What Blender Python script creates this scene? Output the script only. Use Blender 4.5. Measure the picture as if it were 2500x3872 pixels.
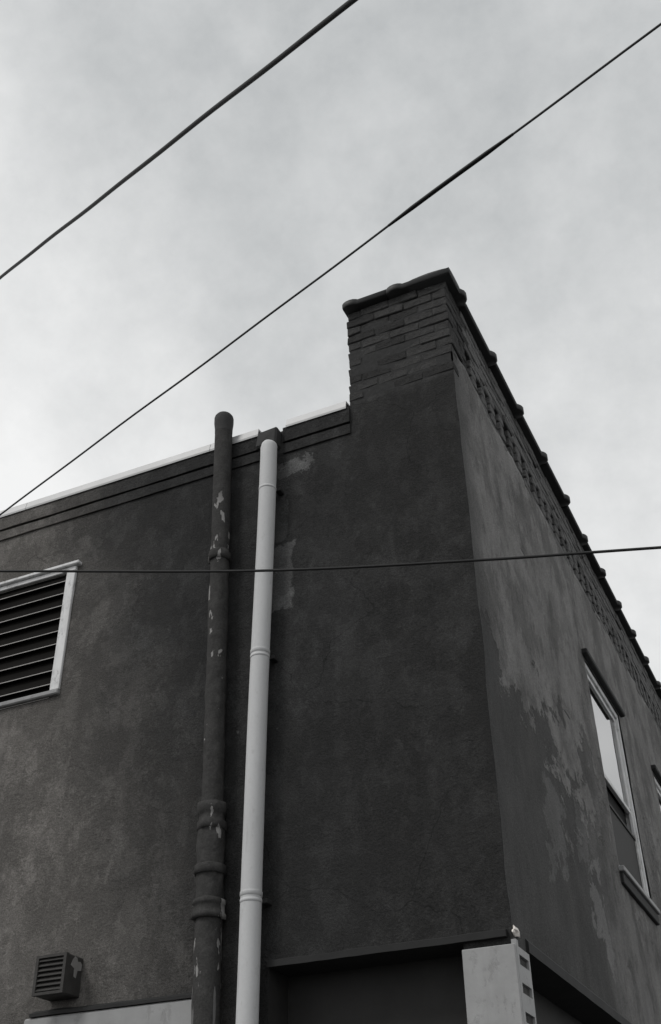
import bpy, bmesh, math, random
from mathutils import Vector, Matrix, noise
rnd = random.Random(7)
for o in list(bpy.data.objects): bpy.data.objects.remove(o, do_unlink=True)
scene = bpy.context.scene
COL = scene.collection

# ------------------------------------------------------------ camera
CAM = Vector((1.6447, -5.7702, 1.6))
cam_data = bpy.data.cameras.new('camera')
cam = bpy.data.objects.new('camera', cam_data); COL.objects.link(cam)
yaw, pitch, roll = math.radians(-24.661), math.radians(35.5096), math.radians(-0.8728)
fw = Vector((math.sin(yaw)*math.cos(pitch), math.cos(yaw)*math.cos(pitch), math.sin(pitch)))
rt0 = Vector((math.cos(yaw), -math.sin(yaw), 0)); up0 = rt0.cross(fw)
rt = rt0*math.cos(roll) + up0*math.sin(roll); up = up0*math.cos(roll) - rt0*math.sin(roll)
cam.matrix_world = Matrix(((rt.x, up.x, -fw.x, CAM.x), (rt.y, up.y, -fw.y, CAM.y), (rt.z, up.z, -fw.z, CAM.z), (0, 0, 0, 1)))
cam_data.sensor_fit = 'HORIZONTAL'; cam_data.sensor_width = 24.0; cam_data.lens = 40.01
cam_data.clip_end = 1000
scene.camera = cam

# ------------------------------------------------------------ sky, sun, exposure
SUN_EL, SUN_AZ = 48.0, 212.0          # compass angle from +Y towards +X: the sun stands left of and behind the camera
world = bpy.data.worlds.new('World'); scene.world = world; world.use_nodes = True
wn = world.node_tree.nodes; wl = world.node_tree.links
for n in list(wn): wn.remove(n)
def wnode(t, **k):
    n = wn.new(t)
    for a, v in k.items(): setattr(n, a, v)
    return n
wout = wnode('ShaderNodeOutputWorld'); bg = wnode('ShaderNodeBackground')
sky = wnode('ShaderNodeTexSky', sky_type='NISHITA', sun_disc=False)
sky.sun_elevation = math.radians(SUN_EL); sky.sun_rotation = math.radians(SUN_AZ)
sky.air_density = 1.0; sky.dust_density = 4.0; sky.ozone_density = 1.0
hs = wnode('ShaderNodeHueSaturation'); hs.inputs['Saturation'].default_value = 0.06
wl.new(sky.outputs[0], hs.inputs['Color'])
tc = wnode('ShaderNodeTexCoord')
n1 = wnode('ShaderNodeTexNoise'); n1.inputs['Scale'].default_value = 5.5; n1.inputs['Detail'].default_value = 5; n1.inputs['Roughness'].default_value = .55
n2 = wnode('ShaderNodeTexNoise'); n2.inputs['Scale'].default_value = 15; n2.inputs['Detail'].default_value = 8; n2.inputs['Roughness'].default_value = .62
n3 = wnode('ShaderNodeTexNoise'); n3.inputs['Scale'].default_value = 1.7; n3.inputs['Detail'].default_value = 2
for n in (n1, n2, n3): wl.new(tc.outputs['Generated'], n.inputs['Vector'])
def wmath(op, a, b):
    n = wnode('ShaderNodeMath', operation=op)
    for i, v in enumerate((a, b)):
        if isinstance(v, (int, float)): n.inputs[i].default_value = v
        else: wl.new(v, n.inputs[i])
    return n.outputs[0]
sz = wnode('ShaderNodeSeparateXYZ'); wl.new(tc.outputs['Generated'], sz.inputs[0])
low = wmath('MULTIPLY', wmath('SUBTRACT', .62, wmath('MAXIMUM', sz.outputs[2], 0.0)), .38)      # an overcast sky is thinner and paler lower down
s = wmath('ADD', wmath('ADD', wmath('MULTIPLY', n1.outputs[0], .30), wmath('MULTIPLY', n2.outputs[0], .40)), wmath('ADD', wmath('MULTIPLY', n3.outputs[0], .6), wmath('ADD', low, wmath('MULTIPLY', wmath('MAXIMUM', wmath('SUBTRACT', wmath('MULTIPLY', sz.outputs[0], -1.0), .36), 0.0), 1.6))))      # cloud thins towards the sunny side of the street
ramp = wnode('ShaderNodeValToRGB')
ramp.color_ramp.elements[0].position = .40; ramp.color_ramp.elements[0].color = (4.9, 5.1, 5.2, 1)
ramp.color_ramp.elements[1].position = 1.12; ramp.color_ramp.elements[1].color = (9.5, 9.55, 9.55, 1)
wl.new(s, ramp.inputs[0])
mix = wnode('ShaderNodeMix', data_type='RGBA'); mix.inputs[0].default_value = .93
wl.new(hs.outputs[0], mix.inputs[6]); wl.new(ramp.outputs[0], mix.inputs[7])
wl.new(mix.outputs[2], bg.inputs[0]); bg.inputs[1].default_value = 0.1
wl.new(bg.outputs[0], wout.inputs[0])
sun_data = bpy.data.lights.new('sun', 'SUN'); sun_data.energy = 1.1; sun_data.angle = math.radians(14); sun_data.color = (1, .985, .96)
sun = bpy.data.objects.new('sun', sun_data); COL.objects.link(sun)
az, el = math.radians(SUN_AZ), math.radians(SUN_EL)
sdir = Vector((math.sin(az)*math.cos(el), math.cos(az)*math.cos(el), math.sin(el)))
sun.rotation_euler = sdir.to_track_quat('Z', 'Y').to_euler(); sun.location = sdir*40
vs = scene.view_settings
vs.view_transform = 'Standard'; vs.look = 'None'; vs.exposure = 0.0; vs.gamma = 1.0; vs.use_curve_mapping = False

# ------------------------------------------------------------ node material helper
class NM:
    def __init__(self, name, rough=.9, spec=.2, metal=0.0):
        self.m = bpy.data.materials.new(name); self.m.use_nodes = True
        self.t = self.m.node_tree; self.b = self.t.nodes['Principled BSDF']
        self.b.inputs['Roughness'].default_value = rough; self.b.inputs['Specular IOR Level'].default_value = spec
        self.b.inputs['Metallic'].default_value = metal
        tcn = self.t.nodes.new('ShaderNodeTexCoord'); self.co = tcn.outputs['Object']
        g = self.t.nodes.new('ShaderNodeNewGeometry'); self.pos = g.outputs['Position']; self.isl = g.outputs['Random Per Island']
        oi = self.t.nodes.new('ShaderNodeObjectInfo'); self.rand = oi.outputs['Random']
    def lk(self, v, s):
        if isinstance(v, (int, float)): s.default_value = v
        elif isinstance(v, tuple): s.default_value = v[:3] if s.type == 'VECTOR' else (*v[:3], 1)
        else: self.t.links.new(v, s)
    def mth(self, op, a, b=0.0, clamp=False):
        n = self.t.nodes.new('ShaderNodeMath'); n.operation = op; n.use_clamp = clamp
        self.lk(a, n.inputs[0]); self.lk(b, n.inputs[1]); return n.outputs[0]
    def noise(self, scale, detail=4, rough=.55, stretch=(1, 1, 1), off=(0, 0, 0), dist=0.0):
        mp = self.t.nodes.new('ShaderNodeMapping'); self.lk(self.pos, mp.inputs[0])
        mp.inputs['Scale'].default_value = stretch; mp.inputs['Location'].default_value = off
        n = self.t.nodes.new('ShaderNodeTexNoise'); self.lk(mp.outputs[0], n.inputs['Vector'])
        n.inputs['Scale'].default_value = scale; n.inputs['Detail'].default_value = detail; n.inputs['Roughness'].default_value = rough
        n.inputs['Distortion'].default_value = dist
        return n.outputs[0]
    def sep(self):
        n = self.t.nodes.new('ShaderNodeSeparateXYZ'); self.lk(self.pos, n.inputs[0]); return n.outputs
    def step(self, v, a, b):
        n = self.t.nodes.new('ShaderNodeMapRange'); n.interpolation_type = 'SMOOTHSTEP'
        self.lk(v, n.inputs[0]); n.inputs[1].default_value = a; n.inputs[2].default_value = b; return n.outputs[0]
    def mix(self, f, a, b):
        n = self.t.nodes.new('ShaderNodeMix'); n.data_type = 'RGBA'
        self.lk(f, n.inputs[0]); self.lk(a, n.inputs[6]); self.lk(b, n.inputs[7]); return n.outputs[2]
    def mul(self, c, v):
        n = self.t.nodes.new('ShaderNodeVectorMath'); n.operation = 'SCALE'; self.lk(c, n.inputs[0]); self.lk(v, n.inputs[3]); return n.outputs[0]
    def color(self, c): self.lk(c, self.b.inputs['Base Color'])
    def bump(self, h, strength=.4, dist=.01):
        n = self.t.nodes.new('ShaderNodeBump'); n.inputs['Strength'].default_value = strength; n.inputs['Distance'].default_value = dist
        self.lk(h, n.inputs['Height']); self.lk(n.outputs[0], self.b.inputs['Normal'])
    def box(self, x0, x1, z0, z1, nz, soft=.02, amp=.12, axis=0):
        S = self.sep(); w = self.mth('MULTIPLY', self.mth('SUBTRACT', nz, .5), amp)
        x = self.mth('ADD', S[axis], w); z = self.mth('ADD', S[2], self.mth('MULTIPLY', w, 1.6))
        r = self.mth('MULTIPLY', self.step(x, x0-soft, x0+soft), self.mth('SUBTRACT', 1.0, self.step(x, x1-soft, x1+soft)))
        q = self.mth('MULTIPLY', self.step(z, z0-soft, z0+soft), self.mth('SUBTRACT', 1.0, self.step(z, z1-soft, z1+soft)))
        return self.mth('MULTIPLY', r, q)

def grey(v, w=0.0): return (v*(1+w), v, v*(1-w), 1)
def simple(name, v, rough=.8, spec=.3, metal=0.0, var=.25, scale=18, warm=0.0, bump=.15, stretch=(1, 1, 1), per=0.0):
    k = NM(name, rough, spec, metal)
    n = k.noise(scale, 5, .6, stretch)
    f = k.mth('ADD', k.mth('MULTIPLY', k.mth('SUBTRACT', n, .5), 2*var), 1.0)
    if per: f = k.mth('MULTIPLY', f, k.mth('ADD', k.mth('MULTIPLY', k.mth('SUBTRACT', k.rand, .5), 2*per), 1.0))
    k.color(k.mul(grey(v, warm), f))
    if bump: k.bump(k.noise(scale*7, 4, .6, stretch), bump, .006)
    return k.m
M = {}
def stucco_left():
    k = NM('dark_painted_render', .9, .12)
    S = k.sep()
    big = k.noise(.55, 4, .6); mid = k.noise(2.6, 6, .62); fine = k.noise(55, 4, .7); run = k.noise(1.3, 5, .6, (3.2, 3.2, .35), (4, 0, 1))
    f = k.mth('ADD', k.mth('MULTIPLY', k.mth('SUBTRACT', mid, .5), .6), 1.0)
    grit = k.noise(150, 2, .6); blot = k.step(k.noise(5.5, 8, .72, (1, 1, .7), (1, 6, 3)), .5, .56)
    f = k.mth('MULTIPLY', f, k.mth('ADD', k.mth('MULTIPLY', k.mth('SUBTRACT', fine, .5), 1.0), 1.0))
    f = k.mth('MULTIPLY', f, k.mth('ADD', k.mth('MULTIPLY', k.mth('SUBTRACT', grit, .5), 1.3), 1.0))
    f = k.mth('MULTIPLY', f, k.mth('ADD', k.mth('MULTIPLY', blot, .22), .88))
    pat = k.step(k.noise(1.7, 9, .74, (1, 1, .8), (8, 2, 6)), .52, .55); f = k.mth('MULTIPLY', f, k.mth('ADD', k.mth('MULTIPLY', pat, .2), .9))
    vo = k.t.nodes.new('ShaderNodeTexVoronoi'); vo.feature = 'DISTANCE_TO_EDGE'; vo.inputs['Scale'].default_value = .9
    wv = k.t.nodes.new('ShaderNodeVectorMath'); wv.operation = 'ADD'; nv = k.t.nodes.new('ShaderNodeTexNoise'); nv.inputs['Scale'].default_value = 1.3; nv.inputs['Detail'].default_value = 4
    k.lk(k.pos, nv.inputs['Vector']); k.lk(k.pos, wv.inputs[0]); k.lk(nv.outputs[1], wv.inputs[1]); k.lk(wv.outputs[0], vo.inputs['Vector'])
    crack = k.mth('MULTIPLY', k.mth('SUBTRACT', 1.0, k.step(vo.outputs[0], .002, .006)), k.step(k.noise(.9, 3, .5, (1, 1, 1), (3, 3, 0)), .5, .62))
    f = k.mth('MULTIPLY', f, k.mth('SUBTRACT', 1.0, k.mth('MULTIPLY', crack, .3)))
    f = k.mth('MULTIPLY', f, k.mth('ADD', k.mth('MULTIPLY', k.mth('SUBTRACT', run, .5), .5), 1.0))
    # film light bleed put into the colour: paler, browner further along, uneven edge
    edge = k.mth('ADD', k.mth('ADD', S[0], k.mth('MULTIPLY', k.mth('SUBTRACT', S[2], 4.5), .28)), k.mth('MULTIPLY', k.mth('SUBTRACT', k.noise(1.3, 8, .7), .5), 1.5))
    bleed = k.mth('SUBTRACT', 1.0, k.step(edge, -3.55, -1.75))
    c = k.mix(bleed, grey(.042, .0), grey(.152, .06))
    # fresh dark cement coat near the corner
    cem = k.mth('MULTIPLY', k.step(k.mth('ADD', S[0], k.mth('MULTIPLY', big, .5)), -.95, -.3), .35)
    c = k.mix(cem, c, grey(.036, .02))
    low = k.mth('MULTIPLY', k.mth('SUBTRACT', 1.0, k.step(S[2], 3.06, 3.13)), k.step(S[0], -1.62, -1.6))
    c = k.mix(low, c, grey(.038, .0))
    nz = k.noise(9, 5, .65)
    pa = k.box(-1.50, -1.30, 5.42, 5.95, nz, .012, .16)
    pb = k.box(-1.50, -1.15, 6.58, 6.69, nz, .012, .30)
    pc = k.box(-1.50, -1.345, 6.0, 6.62, nz, .012, .13)
    c = k.mix(k.mth('MULTIPLY', pa, .75), c, grey(.13)); c = k.mix(k.mth('MULTIPLY', pb, .7), c, grey(.14)); c = k.mix(k.mth('MULTIPLY', pc, .4), c, grey(.10))
    ch = k.step(k.noise(14, 3, .5, (1, 1, .6), (9, 2, 5)), .745, .765)
    c = k.mix(k.mth('MULTIPLY', ch, .5), c, grey(.15))
    k.color(k.mul(c, f))
    k.bump(k.mth('ADD', k.noise(70, 5, .7), k.mth('MULTIPLY', k.noise(11, 5, .6), 1.4)), .9, .012)
    return k.m
def stucco_right():
    k = NM('weathered_pale_render', .92, .1)
    S = k.sep()
    st = k.noise(1.5, 6, .62, (1, 1.0, .55), (0, 3, 1)); fl = k.noise(1.6, 8, .68, (1, .62, .85), (0, 7.3, 2))
    fine = k.noise(55, 4, .7); mid = k.noise(4, 5, .6, (1, 1, .6))
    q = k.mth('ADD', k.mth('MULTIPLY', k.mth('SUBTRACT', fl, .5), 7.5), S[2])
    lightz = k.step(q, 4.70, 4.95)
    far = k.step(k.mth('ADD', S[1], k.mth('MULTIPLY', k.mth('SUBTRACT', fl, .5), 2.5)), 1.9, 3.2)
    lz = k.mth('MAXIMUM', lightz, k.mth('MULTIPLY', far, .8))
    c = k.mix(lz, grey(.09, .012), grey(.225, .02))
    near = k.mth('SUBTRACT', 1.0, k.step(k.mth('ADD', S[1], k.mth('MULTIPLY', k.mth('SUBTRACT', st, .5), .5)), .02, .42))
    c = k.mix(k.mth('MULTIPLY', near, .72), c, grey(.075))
    dk = k.step(k.noise(2.0, 7, .7, (1, 1.0, .6), (0, 1.7, 4)), .49, .57)
    m2 = k.step(k.noise(5.5, 8, .74, (1, .5, .55), (0, 4, 9)), .5, .56); c = k.mix(k.mth('MULTIPLY', m2, .28), c, grey(.085, .01))
    c = k.mix(k.mth('MULTIPLY', dk, .48), c, grey(.08, .02))
    nz = k.noise(3.2, 6, .66, (1, .8, 1))
    for a0, a1, b0, b1, wgt in ((2.05, 2.55, 3.50, 4.0, .8), (1.1, 1.5, 3.85, 4.45, .4), (1.9, 2.3, 4.1, 4.6, .35), (3.1, 3.6, 3.3, 3.6, .3)):
        c = k.mix(k.mth('MULTIPLY', k.box(a0, a1, b0, b1, nz, .03, 1.1, 1), wgt), c, grey(.21, .01))
    f = k.mth('ADD', k.mth('MULTIPLY', k.mth('SUBTRACT', fine, .5), 1.0), 1.0)
    grit = k.noise(150, 2, .6); f = k.mth('MULTIPLY', f, k.mth('ADD', k.mth('MULTIPLY', k.mth('SUBTRACT', grit, .5), 1.3), 1.0))
    f = k.mth('MULTIPLY', f, k.mth('ADD', k.mth('MULTIPLY', k.mth('SUBTRACT', mid, .5), .8), 1.0))
    f = k.mth('MULTIPLY', f, k.mth('ADD', k.mth('MULTIPLY', k.mth('SUBTRACT', st, .5), .5), 1.0))
    k.color(k.mul(c, f))
    k.bump(k.mth('ADD', k.noise(70, 5, .7), k.mth('ADD', k.mth('MULTIPLY', k.noise(9, 5, .6, (1, 1, .5)), 1.6), k.mth('MULTIPLY', lightz, .8))), .9, .012)
    return k.m
def flaked_pipe():
    k = NM('flaking_dark_pipe_paint', .9, .12)
    n = k.noise(14, 5, .6); chip = k.step(k.noise(11, 4, .55, (1, 1, .36), (3, 1, 8)), .61, .625)
    S = k.sep(); low = k.mth('SUBTRACT', 1.0, k.mth('MULTIPLY', k.step(S[2], 6.35, 6.6), 1.0))
    c = k.mix(k.mth('MULTIPLY', chip, low), k.mul(grey(.052, .02), k.mth('MULTIPLY', k.mth('ADD', n, .5), k.mth('ADD', k.noise(80, 3, .7), .5))), grey(.27, .02))
    sk = k.mth('MULTIPLY', k.step(k.noise(9, 5, .6, (2.2, 2.2, .11), (5, 2, 1)), .56, .59), k.mth('SUBTRACT', 1.0, k.step(S[2], 3.3, 3.4)))
    c = k.mix(k.mth('MULTIPLY', sk, .7), c, grey(.20, .01))
    k.color(c); k.bump(k.mth('ADD', k.noise(24, 4, .6), k.mth('MULTIPLY', chip, -.6)), .7, .01)
    return k.m
def downpipe_mat():
    k = NM('pale_grey_plastic', .7, .25)
    n = k.noise(3.5, 5, .6, (1, 1, .4)); g = k.noise(60, 3, .6); dr = k.step(k.noise(2.5, 6, .7, (9, 9, .5)), .55, .75)
    c = k.mul(grey(.56, -.005), k.mth('ADD', k.mth('ADD', k.mth('MULTIPLY', n, .3), k.mth('MULTIPLY', g, .12)), .8))
    sp = k.step(k.noise(30, 5, .7, (1, 1, .5)), .58, .7); c = k.mix(k.mth('MULTIPLY', sp, .3), c, grey(.36, .02)); k.color(k.mix(k.mth('MULTIPLY', dr, .5), c, grey(.30, .02))); k.bump(n, .1, .01)
    return k.m
def brick_mat(name, v):
    k = NM(name, .92, .1)
    n = k.noise(22, 5, .65); g = k.noise(120, 3, .7); chip = k.step(k.noise(16, 4, .6, (1, 1, 1), (2, 5, 1)), .69, .72)
    f = k.mth('MULTIPLY', k.mth('MULTIPLY', k.mth('ADD', k.mth('MULTIPLY', n, 1.2), .4), k.mth('ADD', k.mth('MULTIPLY', g, .9), .55)), k.mth('ADD', k.mth('MULTIPLY', k.mth('SUBTRACT', k.rand, .5), .16), 1.0))
    f = k.mth('MULTIPLY', f, k.mth('SUBTRACT', 1.0, k.mth('MULTIPLY', k.step(k.rand, .76, .78), .38)))
    c = k.mix(k.mth('MULTIPLY', chip, .5), k.mul(grey(v, .01), f), grey(.19))
    k.color(c); k.bump(k.mth('ADD', n, k.mth('MULTIPLY', g, .6)), .9, .02)
    return k.m
def sheet_metal():
    k = NM('galvanised_sheet', .6, .4, .35)
    n = k.noise(4, 5, .6); k.color(k.mul(grey(.5), k.mth('ADD', k.mth('MULTIPLY', n, .3), .85)))
    return k.m
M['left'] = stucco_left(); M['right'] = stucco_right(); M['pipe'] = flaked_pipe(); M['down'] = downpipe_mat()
M['brick'] = brick_mat('dark_painted_brick', .066); M['brick2'] = brick_mat('sooty_brick', .16)
M['mortar'] = simple('crumbling_mortar', .05, .95, .05, var=.35, scale=30, bump=.6)
M['mortar2'] = simple('old_mortar', .085, .95, .05, var=.4, scale=30, bump=.6)
M['coping'] = simple('sooty_glazed_coping', .022, .55, .35, var=.4, scale=9, bump=.25, per=.25)
M['metal'] = sheet_metal()
def worn_white(name, v, dirt):
    k = NM(name, .6, .3)
    n = k.noise(7, 5, .6); d = k.step(k.noise(13, 7, .72, (1, 1, .5)), .54, .66); g = k.step(k.noise(2.2, 6, .7, (6, 6, .5)), .5, .72)
    c = k.mul(grey(v), k.mth('ADD', k.mth('MULTIPLY', n, .4), .8))
    c = k.mix(k.mth('MULTIPLY', d, dirt), c, grey(.16, .03)); c = k.mix(k.mth('MULTIPLY', g, dirt*.6), c, grey(.22, .02))
    k.color(c); k.bump(k.mth('ADD', n, k.mth('MULTIPLY', d, -.5)), .4, .008)
    return k.m
M['white'] = worn_white('weathered_white_paint', .72, .45)
M['whitepier'] = worn_white('pale_grey_paint', .33, .28)
M['sign'] = worn_white('pale_board_paint', .32, .28)
M['dark'] = simple('black_paint', .03, .75, .2, var=.3, scale=8)
M['ledge'] = simple('dark_ledge_paint', .05, .8, .2, var=.35, scale=12, bump=.4)
M['recess'] = simple('dark_brown_shopfront', .036, .7, .2, var=.35, scale=5, warm=.025)
M['room'] = simple('unlit_room', .03, .9, .1, var=.2)
M['glass'] = simple('dark_louvre_glass', .009, .6, .02, var=.3, scale=6, warm=.08, bump=0)
M['edge'] = simple('ground_glass_edge', .34, .5, .4, var=.3, scale=30, warm=.04)
M['cable'] = simple('black_cable_sheath', .018, .6, .3, var=.3, scale=40, bump=.1)
M['cable2'] = simple('weathered_grey_cable', .06, .6, .3, var=.3, scale=40, bump=.1)
M['vent'] = simple('rusty_vent_metal', .048, .7, .3, var=.5, scale=16, warm=.05, bump=.4)
M['peel'] = simple('bare_peeled_metal', .26, .6, .4, var=.3, scale=25, warm=.03)
M['chip'] = simple('broken_pale_plaster', .85, .8, .2, var=.2, scale=40, warm=.06, bump=.6)
M['blind'] = simple('white_roller_blind', .80, .8, .2, var=.06, scale=3, bump=.05)
M['screen'] = simple('grey_insect_screen', .03, .7, .3, var=.2, scale=60, warm=.03, bump=.3)
M['asphalt'] = simple('asphalt', .05, .9, .2, var=.3, scale=6, bump=.5)
M['pave'] = simple('concrete_paving', .14, .9, .2, var=.25, scale=5, bump=.4)
M['roof'] = simple('roof_membrane', .12, .9, .2)
def pane_mat():
    k = NM('reflective_window_glass'); t = k.t
    tr = t.nodes.new('ShaderNodeBsdfTransparent'); gl = t.nodes.new('ShaderNodeBsdfGlossy'); gl.inputs['Roughness'].default_value = .03; gl.inputs['Color'].default_value = (.98, .98, .98, 1)
    fr = t.nodes.new('ShaderNodeFresnel'); fr.inputs['IOR'].default_value = 16.0; mx = t.nodes.new('ShaderNodeMixShader')
    tr.inputs[0].default_value = (.93, .95, .95, 1)
    t.links.new(fr.outputs[0], mx.inputs[0]); t.links.new(tr.outputs[0], mx.inputs[1]); t.links.new(gl.outputs[0], mx.inputs[2])
    t.links.new(mx.outputs[0], t.nodes['Material Output'].inputs[0])
    return k.m
M['pane'] = pane_mat()

# ------------------------------------------------------------ object helpers
def obj(name, bm_or_mesh, mat, parent=None, smooth=False, loc=None, rot=None):
    if isinstance(bm_or_mesh, bmesh.types.BMesh):
        me = bpy.data.meshes.new(name); bmesh.ops.recalc_face_normals(bm_or_mesh, faces=bm_or_mesh.faces); bm_or_mesh.to_mesh(me); bm_or_mesh.free()
        if mat: me.materials.append(mat)
        if smooth:
            for p in me.polygons: p.use_smooth = len(p.vertices) == 4
    else: me = bm_or_mesh
    o = bpy.data.objects.new(name, me); COL.objects.link(o)
    if parent: o.parent = parent
    if loc: o.location = loc
    if rot: o.rotation_euler = rot
    return o
def empty(name, loc=(0, 0, 0), parent=None):
    o = bpy.data.objects.new(name, None); o.location = loc; o.empty_display_size = .1; COL.objects.link(o)
    if parent: o.parent = parent
    return o
def tag(o, label, cat, group=None):
    o['label'] = label; o['category'] = cat
    if group: o['group'] = group
    return o
def add_box(bm, x0, x1, y0, y1, z0, z1, bevel=0.0, jit=0.0):
    vs_ = [bm.verts.new((x+rnd.uniform(-jit, jit), y+rnd.uniform(-jit, jit), z+rnd.uniform(-jit, jit))) for x in (x0, x1) for y in (y0, y1) for z in (z0, z1)]
    fs = [bm.faces.new([vs_[i] for i in q]) for q in ((0, 1, 3, 2), (4, 6, 7, 5), (0, 4, 5, 1), (2, 3, 7, 6), (0, 2, 6, 4), (1, 5, 7, 3))]
    if bevel:
        es = list({e for f in fs for e in f.edges})
        bmesh.ops.bevel(bm, geom=es, offset=bevel, segments=1, affect='EDGES')
    return bm
def boxes(*bs, bevel=0.0):
    bm = bmesh.new()
    for b in bs: add_box(bm, *b, bevel=bevel)
    return bm
def add_tube(bm, pts, rad, seg=16, caps=True):
    """pts list of Vector; rad float or list"""
    rs = rad if isinstance(rad, (list, tuple)) else [rad]*len(pts)
    rings = []
    prev = None
    for i, p in enumerate(pts):
        d = (pts[min(i+1, len(pts)-1)] - pts[max(i-1, 0)]).normalized()
        if prev is None:
            a = d.cross(Vector((0, 0, 1)))
            if a.length < .1: a = d.cross(Vector((0, 1, 0)))
            a.normalize()
        else: a = (prev - d*prev.dot(d)).normalized()
        prev = a; b = d.cross(a)
        rings.append([bm.verts.new(p + (a*math.cos(t) + b*math.sin(t))*rs[i]) for t in [2*math.pi*k/seg for k in range(seg)]])
    for r0, r1 in zip(rings, rings[1:]):
        for k in range(seg): bm.faces.new((r0[k], r0[(k+1) % seg], r1[(k+1) % seg], r1[k]))
    if caps:
        for r_ in (rings[0][::-1], rings[-1]): bm.faces.new([bm.verts.new(v.co) for v in r_])
    return bm
def vtube(x, y, zr, seg=24):
    """vertical tube from (z, radius) pairs"""
    return add_tube(bmesh.new(), [Vector((x, y, z)) for z, r in zr], [r for z, r in zr], seg)
def fbm(x, y, z, o=4):
    return noise.fractal(Vector((x, y, z)), 0.9, 2.1, o)

# ------------------------------------------------------------ the ground
g = obj('ground', boxes((-150, 150, -150, 150, -.5, -.13)), M['asphalt']); g['kind'] = 'structure'
p = obj('pavement', boxes((-40, 2.6, -1.6, 60, -.3, -.004), bevel=.02), M['pave']); p['kind'] = 'structure'

# ------------------------------------------------------------ the building
B = tag(empty('corner_building', (0, 0, 0)), 'dark rendered two storey corner building with tall brick parapet and louvre window', 'building')
XL, YR = -11.0, 10.5                # how far the two walls run
LOUV = (-4.62, -3.27, 5.235, 6.245)  # louvre opening x0 x1 z0 z1
WINS = [(3.27, 4.60, 4.40, 6.28), (6.26, 7.59, 4.40, 6.28)]

def nlin(a, b, st): 
    n = max(1, round((b-a)/st)); return [a+(b-a)*i/n for i in range(n+1)]
def axis_lines(a, b, st, cuts):
    c = sorted({a, b, *[v for v in cuts if a < v < b]}); out = [a]
    for u, v in zip(c, c[1:]): out += nlin(u, v, st)[1:]
    return out
DENTS = [(1.15, 6.35, .17, .022, .035), (1.47, 6.37, .12, .02, .03), (2.2, 5.29, .17, .03, .04), (3.0, 3.6, .1, .03, .03), (5.2, 6.5, .09, .04, .03)]
def wall_grid(face, us, zs, holes, top=None, dents=()):
    """face 'L': plane y=0 facing -y, u = x; face 'R': plane x=0 facing +x, u = y. Skim coat of uneven render."""
    bm = bmesh.new(); V = {}
    n = len(zs)
    for i, u in enumerate(us):
        for j, z in enumerate(zs):
            zz = z
            if top is not None and z > zs[-1]-.3:
                t = (z-(zs[-1]-.3))/.3; zz = zs[-1]-.3 + t*(top(u)-(zs[-1]-.3))
            edge = min(1.0, abs(u)/.12)
            d = (fbm(u*1.1, zz*1.1, 3 if face == 'L' else 11, 3)*.006 + fbm(u*7, zz*5, 21, 3)*.0022)*edge
            for du, dz, ru, rz, dp in dents:
                q = ((u-du)/ru)**2 + ((zz-dz)/rz)**2
                if q < 1.6: d -= dp*max(0, 1-q/1.6)*.6
            cn = fbm(.3, .7, zz*2.2, 3)*.008*(1-edge)
            V[i, j] = bm.verts.new((u+(cn if i == len(us)-1 else 0), -d, zz) if face == 'L' else (d+cn, u, zz))
    for i in range(len(us)-1):
        for j in range(n-1):
            uc, zc = (us[i]+us[i+1])/2, (zs[j]+zs[j+1])/2
            if any(h[0] < uc < h[1] and h[2] < zc < h[3] for h in holes): continue
            bm.faces.new((V[i, j], V[i+1, j], V[i+1, j+1], V[i, j+1]))
    if top is not None:                                # the broken upper edge of the coat has thickness
        for i in range(len(us)-1):
            a, b = V[i, n-1], V[i+1, n-1]
            off = Vector((0, .02, 0)) if face == 'L' else Vector((-.02, 0, 0))
            c, d = bm.verts.new(b.co+off), bm.verts.new(a.co+off)
            bm.faces.new((a, b, c, d))
    return bm
PX = -.83                                             # outer end of the tall parapet return
CT = 6.785                                            # underside of the corbelled courses
lw = wall_grid('L', axis_lines(XL, PX, .05, (LOUV[0], LOUV[1], -1.425)), axis_lines(0, CT, .045, (LOUV[2], LOUV[3], 3.125)), [LOUV, (-1.425, -.275, -1, 3.125)])
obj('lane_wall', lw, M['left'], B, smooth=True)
LREC = (-1.425, -.275, -1, 3.125)
lw2 = wall_grid('L', axis_lines(PX, 0, .03, (-.275,)), axis_lines(0, 7.09, .045, (3.125,)), [LREC], top=lambda u: 7.088+fbm(u*5, 1, 2, 4)*.012)
obj('lane_wall', lw2, M['left'], B, smooth=True)
hr = [(w[0], w[1], w[2], w[3]) for w in WINS] + [(.22, YR+1, -1, 3.09)]
rw = wall_grid('R', axis_lines(0, YR, .04, [v for w in WINS for v in w[:2]]+[.22]), axis_lines(0, 7.31, .045, [3.09]+[v for w in WINS for v in w[2:]]),
               hr, top=lambda u: 7.31+fbm(u*1.7, 3, 5, 5)*.05+fbm(u*9, 3, 5, 3)*.02, dents=DENTS)
obj('street_wall', rw, M['right'], B, smooth=True)
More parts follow.
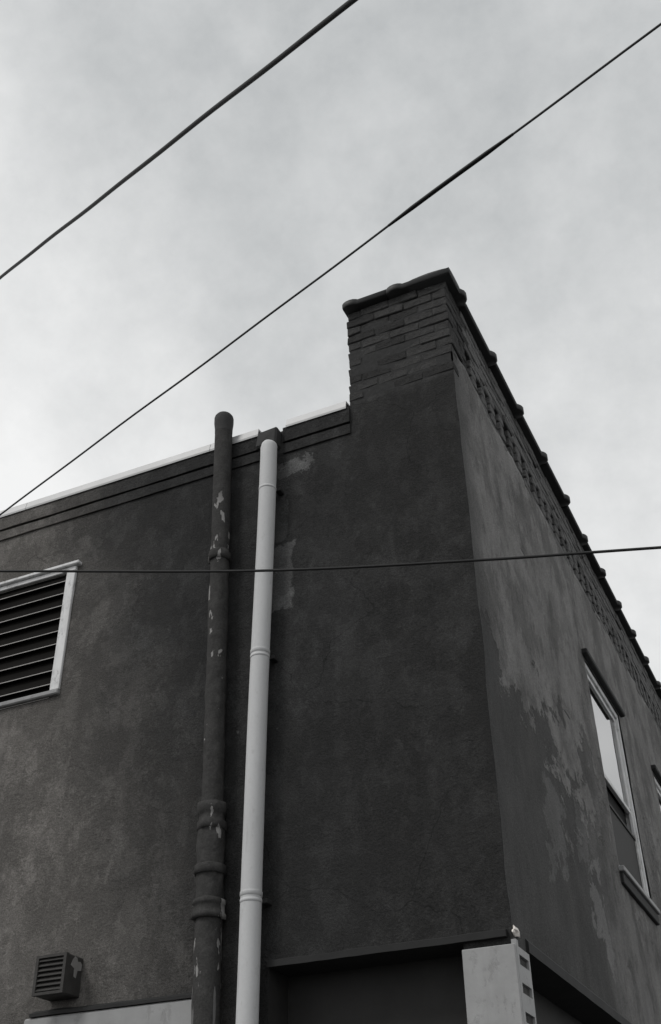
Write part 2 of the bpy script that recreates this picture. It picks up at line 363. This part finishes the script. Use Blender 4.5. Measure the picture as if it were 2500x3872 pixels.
# masonry behind the render (holes at the openings)
T0, T1 = .016, .24
obj('lane_masonry', boxes((XL, LOUV[0], T0, T1, 0, 6.9), (LOUV[1], -1.43, T0, T1, 0, 6.9), (-1.43, -.26, T0, T1, 3.13, 6.9), (LOUV[0], LOUV[1], T0, T1, 0, LOUV[2]), (LOUV[0], LOUV[1], T0, T1, LOUV[3], 6.9)), M['mortar'], B)
rb = [(-T1, -T0, .016, .22, 0, 7.1), (-T1, -T0, .22, WINS[0][0], 3.09, 7.1), (-T1, -T0, WINS[0][1], WINS[1][0], 3.09, 7.1), (-T1, -T0, WINS[1][1], YR, 3.09, 7.1)]
for w in WINS: rb += [(-T1, -T0, w[0], w[1], 3.09, w[2]), (-T1, -T0, w[0], w[1], w[3], 7.1)]
obj('street_masonry', boxes(*rb), M['mortar2'], B)
obj('roof', boxes((XL, -.25, .25, YR, 6.6, 6.7)), M['roof'], B)
obj('end_wall', boxes((XL, XL+.2, .02, YR, 0, 6.6), (XL, 0, YR, YR+.2, 0, 6.6)), M['mortar'], B)
obj('room_partition', boxes((XL, -.26, 1.6, 1.7, 3.2, 6.6), (-1.4, -1.3, 1.7, YR, 3.2, 6.6)), M['room'], B)
obj('floor_slab', boxes((XL, -.26, .25, YR, 3.12, 3.25)), M['room'], B)

# corbelled brick courses along the low parapet, in two runs either side of the rainwater head
RX0, RX1 = -1.585, -1.385
def band(x0, x1, yo, z0, z1, seed):
    bm = bmesh.new(); us = nlin(x0, x1, .06); prof = [(.0, z0), (-yo, z0), (-yo, z1), (.0, z1)]
    rows = []
    for u in us:
        rows.append([bm.verts.new((u, y + (fbm(u*3, seed, i, 3)*.004 if y else 0), z+fbm(u*1.3, seed, i*2, 3)*.005)) for i, (y, z) in enumerate(prof)])
    for a, b in zip(rows, rows[1:]):
        for i in range(3): bm.faces.new((a[i], b[i], b[i+1], a[i+1]))
    bm.faces.new(rows[0]); bm.faces.new(rows[-1][::-1])
    return bm
for x0, x1 in ((XL, RX0), (RX1, PX)):
    obj('corbel_course', band(x0, x1, .014, 6.787, 6.874, 1), M['left'], B)
    obj('corbel_course', band(x0, x1, .024, 6.888, 7.025, 2), M['left'], B)
obj('parapet_core', boxes((XL, PX, .003, .22, 6.78, 7.02)), M['mortar'], B)
# sheet metal capping, sloping back, in lengths
def flash(x0, x1):
    bm = bmesh.new(); prof = [(-.034, 7.014), (-.037, 7.03), (-.026, 7.092), (.24, 7.12), (.24, 7.10), (-.018, 7.075), (-.028, 7.03)]
    a = [bm.verts.new((x0, y, z)) for y, z in prof]; b = [bm.verts.new((x1, y, z)) for y, z in prof]
    n = len(prof)
    for i in range(n): bm.faces.new((a[i], b[i], b[(i+1) % n], a[(i+1) % n]))
    bm.faces.new(a[::-1]); bm.faces.new(b)
    return bm
xs = [XL, -9.2, -7.4, -5.6, -3.8, -2.02]
for a, b in zip(xs, xs[1:]): obj('cap_flashing', flash(a, b-.004), M['metal'], B)
obj('cap_flashing', flash(-2.02, RX0-.01), M['metal'], B)
obj('cap_flashing', flash(RX1+.03, PX-.02), M['metal'], B)

# ---- brick parapets: the short return above the lane and the long street front
BZ, CH, BL, BH, BD = 7.09, .0855, .236, .0775, .113
def brick_mesh(l, seed):
    r = random.Random(seed); bm = bmesh.new(); global rnd
    keep, rnd = rnd, r
    add_box(bm, 0, l, 0, BD, 0, BH, bevel=.007, jit=.006)
    rnd = keep
    bmesh.ops.recalc_face_normals(bm, faces=bm.faces)
    me = bpy.data.meshes.new('brick'); bm.to_mesh(me); bm.free(); return me
FULL = [brick_mesh(BL, i) for i in range(5)]; HALF = [brick_mesh(BD, 20+i) for i in range(3)]
for me in FULL+HALF: me.materials.append(None)
ret = empty('parapet_return', (0, 0, BZ), B); front = empty('parapet_front', (0, 0, BZ), B)
def brick(parent, me, x, y, z, along_y, mat):
    o = bpy.data.objects.new('brick', me); COL.objects.link(o); o.parent = parent
    dp = rnd.gauss(0, .0018) if rnd.random() < .8 else rnd.gauss(0, .005)
    if along_y:   # local x -> +y, local y -> -x ; outer face at x = 0
        o.rotation_euler = (rnd.gauss(0, .006), rnd.gauss(0, .006), math.pi/2+rnd.gauss(0, .006)); o.location = (dp, y, z-BZ)
    else:
        o.rotation_euler = (rnd.gauss(0, .006), rnd.gauss(0, .006), rnd.gauss(0, .006)); o.location = (x, dp, z-BZ)
    o.material_slots[0].link = 'OBJECT'; o.material_slots[0].material = mat
    return o
NC = 11
far_bm = bmesh.new()
for c in range(NC):
    z = BZ + c*CH + .005
    # return, along x from the corner to PX
    x = 0.0 if c % 2 == 0 else -(BD+.007)
    while x > PX+.06:
        if x-BL > PX-.02: brick(ret, rnd.choice(FULL), x-BL, 0, z, False, M['brick']); x -= BL+.004
        else: brick(ret, rnd.choice(HALF), x-BD, 0, z, False, M['brick']); x -= BD+.007
    if c < 2: continue
    header = 3 <= c <= 5
    y = (BD+.007) if c % 2 == 0 else (.245 if header else 0.0)
    if header and c % 2: brick(front, rnd.choice(FULL), 0, 0.0, z, True, M['brick'])
    k = c
    while y < YR-.2:
        l = BD if header else BL
        worn = header and k % 2 == 0 and rnd.random() < .9
        k += 1
        dpt = rnd.uniform(.035, .05) if worn else 0.0
        if y < 5.9:
            o = brick(front, rnd.choice(HALF if header else FULL), 0, y, z, True, M['brick2'] if y > .3 else M['brick'])
            if worn and y > .2: o.location.x -= dpt                     # perished headers, worn back into the wall
        else: add_box(far_bm, -BD, rnd.gauss(0, .003)-dpt, y, y+l, z-BZ, z-BZ+BH)
        y += l+.007
fb = obj('far_brickwork', far_bm, M['brick2'], front); fb['kind'] = 'stuff'
def mortar_plane(face, u0, u1, z0, z1, mat, parent, deep):
    bm = bmesh.new(); us, zs = nlin(u0, u1, .03), nlin(z0, z1, .03); V = {}
    for i, u in enumerate(us):
        for j, z in enumerate(zs):
            d = deep(u, z)
            V[i, j] = bm.verts.new((u, d, z-BZ) if face == 'L' else (-d, u, z-BZ))
    for i in range(len(us)-1):
        for j in range(len(zs)-1): bm.faces.new((V[i, j], V[i+1, j], V[i+1, j+1], V[i, j+1]))
    return obj('mortar', bm, mat, parent)
mortar_plane('L', PX+.012, -.012, 7.06, 8.03, M['mortar'], ret, lambda u, z: .004+.014*max(0, min(1, (z-7.5)/.25))*max(0, min(1, .6+1.6*fbm(u*4, z*7, 1, 3)))+.002*fbm(u*20, z*20, 2, 2))
mortar_plane('R', .012, YR, 7.2, 8.03, M['mortar'], front, lambda u, z: .055+.012*fbm(u*3, z*6, 4, 3))
obj('wall_core', boxes((PX+.01, -.022, .024, .23, -.05, .945), ), M['mortar'], ret)
obj('wall_core', boxes((-.23, -.075, .235, YR, -.05, .945), ), M['mortar2'], front)
# toothed outer end of the return
eb = bmesh.new()
for c in range(NC):
    for k in range(2):
        y0 = .118*k + (.12 if k == 0 else 0.0)
        if y0 > .2: continue
        add_box(eb, PX-rnd.uniform(.0, .005), PX+.012, .12*k+.112*(k == 0)*1.0, .23, c*CH+.005, c*CH+.005+BH)
        break
obj('end_bricks', eb, M['brick'], ret)

# coping tiles with raised collars
def coping_profile(s=1.0):
    pts = [(-.172, 0), (-.182, .010), (-.182, .052), (-.172, .064), (-.12, .074), (-.05, .080), (0, .082), (.05, .080), (.12, .074), (.172, .064), (.182, .052), (.182, .010), (.172, 0)]
    return [(a*s, (b-.04)*s+.04) for a, b in pts]
def coping_tile(l, collar_at, big=1.0):
    """run along local x from 0 to l, wall centre at local y = 0, underside at z = 0"""
    bm = bmesh.new()
    secs = [(0, 1.0)]
    for ca in collar_at:
        for dx, s in ((-.066, 1.0), (-.052, 1.05), (-.03, 1.10), (0, 1.12), (.03, 1.10), (.052, 1.05), (.066, 1.0)): secs.append((ca+dx, 1+(s-1)*big))
    secs.append((l, 1.0)); secs = [q for q in sorted(secs) if -.001 <= q[0] <= l+.067]
    rows = [[bm.verts.new((x, a, b)) for a, b in coping_profile(s)] for x, s in secs]
    n = len(rows[0])
    for a, b in zip(rows, rows[1:]):
        for i in range(n): bm.faces.new((a[i], b[i], b[(i+1) % n], a[(i+1) % n]))
    bm.faces.new(rows[0][::-1]); bm.faces.new(rows[-1])
    bmesh.ops.recalc_face_normals(bm, faces=bm.faces)
    me = bpy.data.meshes.new('coping_tile'); bm.to_mesh(me); bm.free(); me.materials.append(M['coping'])
    for p_ in me.polygons: p_.use_smooth = len(p_.vertices) == 4
    return me
CZ = 8.032 - BZ
t_long = coping_tile(.755, [.69], 1.6); t_first = coping_tile(.384, [.30], 1.5); 
o = obj('coping_tile', t_first, None, front, loc=(-.122, -.048, CZ), rot=(0, 0, math.pi/2))
y = -.048+.388
for i in range(14):
    if y > YR: break
    o = obj('coping_tile', t_long, None, front, loc=(-.122+rnd.gauss(0, .003), y, CZ+rnd.gauss(0, .003)), rot=(0, 0, math.pi/2+rnd.gauss(0, .003))); y += .760
# return: corner tile, a middle collar, an end collar
tr1 = coping_tile(.525, [.455]); tr2 = coping_tile(.375, [.312])
obj('coping_tile', tr1, None, ret, loc=(.0585, .1225, CZ+.0015), rot=(0, 0, math.pi))
obj('coping_tile', tr2, None, ret, loc=(-.4685, .1225, CZ+.0015), rot=(0, 0, math.pi))

# ---- louvre window in the lane wall
W = empty('louvre_window', (-3.9, 0, 5.2), B)
def wp(name, bm, mat, par=W, off=(-3.9, 0, 5.2), **k):
    bmesh.ops.translate(bm, vec=(-off[0], -off[1], -off[2]), verts=bm.verts); return obj(name, bm, mat, par, **k)
x0, x1, z0, z1 = LOUV
wp('frame_post', boxes((x1-.004, x1+.078, -.022, .10, z0-.004, z1+.01), bevel=.004), M['white'])
wp('frame_post', boxes((x0-.078, x0+.004, -.022, .10, z0-.004, z1+.01), bevel=.004), M['white'])
wp('frame_head', boxes((x0-.078, x1+.078, -.02, .10, z1+.012, z1+.05), bevel=.004), M['white'])
wp('head_drip', boxes((x0-.12, x1+.115, -.045, .02, z1+.052, z1+.082), bevel=.006), M['white'])
wp('window_sill', boxes((x0-.085, x1+.08, -.034, .10, z0-.045, z0-.006), bevel=.008), M['sign'])
for k in range(10):
    zb = 5.180+.1113*k
    if zb > 6.2: break
    bm = bmesh.new()
    pts = [(-.006, zb+.0065), (-.006, zb), (.002, zb-.001), (.046, zb+.118), (.040, zb+.122)]
    l = [bm.verts.new((x0+.005, y_, z_)) for y_, z_ in pts]; r = [bm.verts.new((x1-.006, y_, z_)) for y_, z_ in pts]
    fs = [bm.faces.new((l[i], r[i], r[(i+1) % 5], l[(i+1) % 5])) for i in range(5)]
    bm.faces.new(l[::-1]); bm.faces.new(r)
    o = wp('glass_blade', bm, M['glass']); o.data.materials.append(M['edge'])
    o.data.polygons[0].material_index = 1
wp('dark_backing', boxes((x0, x1, .055, .065, z0, z1)), M['glass'])

# ---- sash windows in the street wall
def sash_window(w):
    y0, y1, z0, z1 = w; off = (0, (y0+y1)/2, z0)
    P = empty('sash_window', off, B)
    def q(name, bs, mat, bevel=.003, x_=None): return wp(name, boxes(*bs, bevel=bevel), mat, P, off)
    fr = .05
    q('frame_post', [(-.10, -.012, y0, y0+fr, z0, z1)], M['white']); q('frame_post', [(-.10, -.012, y1-fr, y1, z0, z1)], M['white'])
    q('frame_head', [(-.10, -.013, y0+fr, y1-fr, z1-.055, z1)], M['white']); q('frame_foot', [(-.10, -.013, y0+fr, y1-fr, z0, z0+.05)], M['white'])
    zm = z0+.86
    q('meeting_rail', [(-.075, -.040, y0+fr, y1-fr, zm, zm+.04)], M['white'])
    q('upper_stile', [(-.062, -.034, y0+fr, y0+fr+.04, zm+.04, z1-.055)], M['white']); q('upper_stile', [(-.062, -.034, y1-fr-.04, y1-fr, zm+.04, z1-.055)], M['white'])
    q('upper_rail', [(-.062, -.034, y0+fr+.04, y1-fr-.04, z1-.10, z1-.055)], M['white'])
    pb = bmesh.new(); pb.faces.new([pb.verts.new(c) for c in ((-.047, y0+fr+.04, zm+.04), (-.047, y1-fr-.04, zm+.04), (-.047, y1-fr-.04, z1-.10), (-.047, y0+fr+.04, z1-.10))])
    wp('pane', pb, M['pane'], P, off)
    q('roller_blind', [(-.074, -.070, y0+fr, y1-fr, zm+.04, z1-.055)], M['blind'], 0)
    q('screen_stile', [(-.06, -.03, y0+fr, y0+fr+.03, z0+.05, zm)], M['white']); q('screen_stile', [(-.06, -.03, y1-fr-.03, y1-fr, z0+.05, zm)], M['white'])
    q('insect_screen', [(-.05, -.046, y0+fr+.03, y1-fr-.03, z0+.05, zm-.26)], M['screen'], 0)
    q('screen_rail', [(-.055, -.035, y0+fr+.03, y1-fr-.03, zm-.26, zm-.235)], M['screen'], 0)
    q('shade_panel', [(-.10, -.095, y0+fr, y1-fr, z0+.05, zm)], M['room'], 0)  # dark panel stands in for the shade below the meeting rail
    q('window_sill', [(-.10, .05, y0-.04, y1+.05, z0-.045, z0-.002)], M['sign'], .006)
    q('sill_shadow_strip', [(-.015, .03, y0-.03, y1+.03, z0-.14, z0-.052)], M['dark'], .006)  # black strip put in as the shadow line under the sill
    q('hood_strip', [(-.012, .048, y0-.08, y1+.10, z1+.012, z1+.068)], M['dark'], .01)
    return P
for w in WINS: sash_window(w)

# ---- ledge over the ground floor, corner pier, recessed shopfront
def ledge_run(pts, prof_dir, name):
    pass
lb = bmesh.new()
us = nlin(-1.425, -.03, .06); rows = []
for u in us:
    d = -.03+fbm(u*5, 2, 2, 3)*.006; zt = 3.146+fbm(u*4, 5, 1, 3)*.006
    rows.append([lb.verts.new(v) for v in ((u, .24, 3.112), (u, d, 3.112+fbm(u*6, 1, 7, 2)*.003), (u, d, zt), (u, .004, zt+.012))])
for a, b in zip(rows, rows[1:]):
    for i in range(3): lb.faces.new((a[i], b[i], b[i+1], a[i+1]))
lb.faces.new(rows[0]); lb.faces.new(rows[-1][::-1])
obj('lane_ledge', lb, M['dark'], B)
sb = bmesh.new()
us = nlin(.224, YR, .08); rows = []
for u in us:
    d = .016+fbm(u*4, 2, 9, 3)*.003
    rows.append([sb.verts.new(v) for v in ((-.26, u, 3.078), (d, u, 3.080), (d, u, 3.135), (-.004, u, 3.16))])
for a, b in zip(rows, rows[1:]):
    for i in range(3): sb.faces.new((a[i], b[i], b[i+1], a[i+1]))
sb.faces.new(rows[0]); sb.faces.new(rows[-1][::-1])
obj('street_ledge', sb, M['dark'], B)
obj('recessed_shopfront', boxes((-1.43, -.27, .24, .28, 0, 3.128)), M['recess'], B)
obj('recess_reveal', boxes((-1.44, -1.428, .004, .24, 0, 3.128)), M['recess'], B)
obj('recessed_shopfront', boxes((-.26, -.21, .225, YR, 0, 3.076)), M['recess'], B)
P = empty('corner_pier', (0, 0, 0), B)
obj('pier_core', boxes((-.262, -.012, -.008, .212, 0, 3.06)), M['dark'], P)  # shade inside the slots is put into the core's black colour
obj('lane_cladding', boxes((-.275, .013, -.034, -.008, 0, 3.072), (-.275, -.262, -.008, .02, 0, 3.072), bevel=.004), M['whitepier'], P)
cl = [(-.012, .013, -.008, .03, 0, 3.10), (-.012, .0125, .198, .222, 0, 3.07)]
zz = 3.07; k = 0
while zz > .1:
    s0 = 3.006-.1372*k; cl.append((-.012, .0127, .03, .198, s0+.026, zz)); zz = s0-.024; k += 1
obj('street_cladding', boxes(*cl), M['whitepier'], P)
bm = bmesh.new(); bmesh.ops.create_icosphere(bm, subdivisions=2, radius=1)
for v in bm.verts:
    c = v.co.copy(); k = 1+.8*fbm(c.x*1.6, c.y*1.6, c.z*1.6+4, 3); v.co = Vector((.004+c.x*.014*k, .035+c.y*.06*k, 3.146+c.z*.024*k))
obj('broken_plaster', bm, M['chip'], B)['label'] = 'pale broken plaster at the corner above the pier'

# ------------------------------------------------------------ pipes and fittings on the lane wall
D = tag(empty('downpipe', (-1.495, -.10, 0)), 'pale grey plastic rainwater downpipe running down the dark wall', 'drainpipe')
def dp(name, bm, mat, par=D, **k):
    l = par.location; bmesh.ops.translate(bm, vec=(-l.x, -l.y, -l.z), verts=bm.verts); return obj(name, bm, mat, par, **k)
dx, dy, dr = -1.490, -.100, .0625
def wob(z): return .031-.0138*(6.78-max(z, 3.6))+.003*math.sin(z*2.3)
lens = [(0, 3.105), (3.105, 3.50), (3.50, 5.075), (5.075, 6.70)]
for i, (a, b) in enumerate(lens):
    pts = [Vector((dx+wob(z), dy, z)) for z in nlin(a, b, .2)]
    rr = [dr]*len(pts)
    dp('pipe_length', add_tube(bmesh.new(), pts, rr, 28), M['down'], smooth=True)
for z in (5.075, 3.505):
    dp('socket', add_tube(bmesh.new(), [Vector((dx+wob(z), dy, z+t)) for t in (-.014, -.012, .010, .013, .014)], [dr+.0005, dr+.0035, dr+.0035, dr+.003, dr], 28), M['down'], smooth=True)
for zb in (3.455, 5.03, 6.40):
    bx_ = dx+wob(zb)
    dp('bracket', boxes((bx_+.045, bx_+.088, -.07, .0, zb, zb+.028), bevel=.004), M['dark'])
    dp('clip_band', add_tube(bmesh.new(), [Vector((bx_, dy, zb+t)) for t in (0, .001, .020, .021)], [dr, dr+.0022, dr+.0022, dr], 28, False), M['down'], smooth=True)
dp('pipe_top', add_tube(bmesh.new(), [Vector((dx+wob(6.7)+ox, dy+oy, z)) for z, ox, oy in ((6.70, 0, 0), (6.79, 0, 0), (6.82, .003, .004), (6.835, .006, .007), (6.838, .006, .007))], [dr, dr, dr*.97, dr*.88, dr*.7], 28), M['down'], smooth=True)
rh = bmesh.new(); add_box(rh, RX0+.01, RX1-.02, -.10, .20, 6.834, 7.0, bevel=.014, jit=.012)
add_box(rh, RX0-.002, RX1+.035, -.002, .19, 6.80, 6.985, bevel=.006, jit=.004)
dp('rainwater_head', rh, M['ledge'])

Vp = tag(empty('soil_vent_pipe', (-1.875, -.10, 0)), 'dark painted vent pipe with flaking paint and domed top above the roof edge', 'pipe')
vx, vy = -1.869, -.085
def lean(bm):
    for v in bm.verts: v.co.x += .0236*(6.96-v.co.z)
    return bm
def rough_tube(zr, seg, amp, seed):
    bm = vtube(vx, vy, zr, seg)
    for v in bm.verts:
        r = Vector((v.co.x-vx, v.co.y-vy, 0)); n = fbm(v.co.x*22, v.co.y*22, v.co.z*9+seed, 3)
        a = amp if v.co.z < 6.3 else amp*.15
        v.co += r.normalized()*n*a if r.length > .001 else Vector()
    return lean(bm)
dp('upper_pipe', rough_tube([(z, .068) for z in nlin(4.08, 7.10, .025)], 28, .006, 0), M['pipe'], Vp, smooth=True)
dp('collar', rough_tube([(5.90, .068), (5.902, .080), (5.93, .083), (5.965, .081), (5.985, .069)], 28, .014, 31), M['pipe'], Vp, smooth=True)
dp('domed_cap', lean(vtube(vx, vy, [(7.10, .069), (7.14, .070), (7.17, .073), (7.20, .076), (7.245, .076), (7.262, .072), (7.28, .06), (7.292, .04), (7.297, .008)], 28)), M['ledge'], Vp, smooth=True)
dp('lead_joint', rough_tube([(3.93, .07), (3.935, .088), (3.96, .09), (3.985, .089), (3.995, .079), (4.03, .079), (4.04, .09), (4.075, .092), (4.10, .088), (4.105, .07)], 28, .010, 5), M['pipe'], Vp, smooth=True)
dp('branch_joint', rough_tube([(z, .082) for z in nlin(3.50, 3.94, .012)], 28, .010, 9), M['pipe'], Vp, smooth=True)
dp('collar', rough_tube([(3.66, .08), (3.662, .094), (3.69, .096), (3.715, .094), (3.725, .08)], 28, .008, 11), M['pipe'], Vp, smooth=True)
dp('collar', rough_tube([(3.40, .08), (3.402, .099), (3.43, .1), (3.435, .094), (3.48, .094), (3.485, .1), (3.51, .098), (3.52, .082)], 28, .008, 13), M['pipe'], Vp, smooth=True)
dp('lower_pipe', rough_tube([(z, .080) for z in nlin(0, 3.41, .06)], 28, .005, 17), M['pipe'], Vp, smooth=True)

X = tag(empty('wall_vent', (-2.815, 0, 3.08)), 'small rusty slatted vent box fixed above the pale board', 'vent')
bx0, bx1, bz0, bz1, bd = -2.925, -2.712, 3.085, 3.312, -.175
dp('casing', boxes((bx0, bx1, bd+.025, .004, bz0, bz1), bevel=.006), M['vent'], X)
dp('front_frame', boxes((bx0-.006, bx0+.014, bd, bd+.025, bz0, bz1), (bx1-.016, bx1+.004, bd, bd+.025, bz0, bz1), (bx0+.014, bx1-.016, bd, bd+.025, bz1-.016, bz1), (bx0+.014, bx1-.016, bd, bd+.025, bz0, bz0+.016)), M['vent'], X)
for k in range(7):
    z = bz0+.024+.028*k
    bm = bmesh.new(); v = [bm.verts.new(c) for c in ((bx0+.014, bd+.002, z), (bx1-.016, bd+.002, z), (bx1-.016, bd+.022, z+.022), (bx0+.014, bd+.022, z+.022), (bx0+.014, bd+.004, z-.003), (bx1-.016, bd+.004, z-.003), (bx1-.016, bd+.024, z+.019), (bx0+.014, bd+.024, z+.019))]
    for q in ((0, 1, 2, 3), (7, 6, 5, 4), (0, 4, 5, 1), (2, 6, 7, 3), (1, 5, 6, 2), (0, 3, 7, 4)): bm.faces.new([v[i] for i in q])
    dp('slat', bm, M['vent'], X)
def patch(pts, xpl, name, mat, par):
    bm = bmesh.new(); a = [bm.verts.new((xpl, y_, z_)) for y_, z_ in pts]; b = [bm.verts.new((xpl-.004, y_, z_)) for y_, z_ in pts]
    bm.faces.new(a); bm.faces.new(b[::-1]); n = len(pts)
    for i in range(n): bm.faces.new((a[i], a[(i+1) % n], b[(i+1) % n], b[i]))
    return dp(name, bm, mat, par)
patch([(-.12, 3.25), (-.105, 3.285), (-.085, 3.305), (-.065, 3.30), (-.055, 3.28), (-.03, 3.285), (-.012, 3.27), (-.015, 3.235), (-.05, 3.23), (-.06, 3.185), (-.08, 3.19), (-.085, 3.235)], bx1+.003, 'peeled_patch', M['peel'], X)

S = tag(empty('fascia_board', (-2.5, 0, 2.3)), 'pale painted board with dark painted shadow line on top, fixed low on wall below the vent box', 'board')
dp('board', boxes((-3.075, -1.86, -.045, .004, 1.6, 2.995), bevel=.012), M['sign'], S)
bm = bmesh.new()
us = nlin(-3.03, -1.85, .06); rows = []
for u in us:
    e = fbm(u*4, 3, 3, 3)*.006
    rows.append([bm.verts.new(v) for v in ((u, .004, 2.998), (u, -.05, 2.998+e*.4), (u, -.05, 3.016+e), (u, .004, 3.04+e))])
for a, b in zip(rows, rows[1:]):
    for i in range(3): bm.faces.new((a[i], b[i], b[i+1], a[i+1]))
bm.faces.new(rows[0]); bm.faces.new(rows[-1][::-1])
dp('shadow_capping', bm, M['dark'], S)  # dark strip added as the shadow line above the board

# ------------------------------------------------------------ overhead cables (points in metres, sagging between far supports)
def cable(name, a, b, rad, mat, label, sag=.0, ext=(2.5, 2.5), seg=10):
    a, b = Vector(a), Vector(b); d = (b-a).normalized()
    A, Bb = a-d*ext[0], b+d*ext[1]
    root = tag(empty(name, A), label, 'cable', 'overhead cables')
    pts = []
    L = (Bb-A).length
    for k in range(61):
        t = k/60; p_ = A.lerp(Bb, t); s_ = sag*((2*t-1)**2-1)
        pts.append(p_+Vector((0, 0, s_)) + Vector((0, 0, .004*math.sin(t*23)+.003*math.sin(t*51+1))))
    bm = add_tube(bmesh.new(), [q-A for q in pts], rad, seg)
    obj('sheath', bm, mat, root, smooth=True)
    return root, pts
cable('overhead_cable', (-3.476, -1.157, 8.57), (.735, -3.492, 5.914), .0125, M['cable'], 'thick black overhead cable high above the parapet, clear of the building')
c2, pts2 = cable('overhead_cable', (-3.616, -.494, 6.61), (1.898, -2.207, 6.851), .0068, M['cable2'], 'thin grey overhead cable with a black sleeve passing just above the brick parapet')
sa, sb_ = Vector((.001, -1.639, 6.74)), Vector((1.185, -2.0, 6.815))
sl = [q for q in pts2 if sa.x < q.x < sb_.x]
obj('insulating_sleeve', add_tube(bmesh.new(), [q-Vector(c2.location) for q in sl], [.008]+[.0135]*(len(sl)-2)+[.008], 12), M['cable'], c2, smooth=True)
def spline_cable(name, P, rad, mat, label):
    P = [Vector(p_) for p_ in P]; P = [P[0]+(P[0]-P[1])*1.5]+P+[P[-1]+(P[-1]-P[-2])*3]
    root = tag(empty(name, P[0]), label, 'cable', 'overhead cables'); out = []
    Q = [P[0]]+P+[P[-1]]
    for i in range(1, len(Q)-2):
        p0, p1, p2, p3 = Q[i-1:i+3]
        for k in range(14):
            t = k/14; out.append(.5*((2*p1)+(p2-p0)*t+(2*p0-5*p1+4*p2-p3)*t*t+(3*p1-p0-3*p2+p3)*t**3))
    out.append(P[-1])
    obj('sheath', add_tube(bmesh.new(), [q-P[0] for q in out], rad, 10), mat, root, smooth=True)
spline_cable('overhead_cable', [(-2.604, -1.416, 5.278), (-.959, -1.112, 4.991), (.259, -.948, 4.806), (1.224, -.908, 4.63)], .0078, M['cable'], 'thin dark cable sagging across the front of the wall and downpipe')
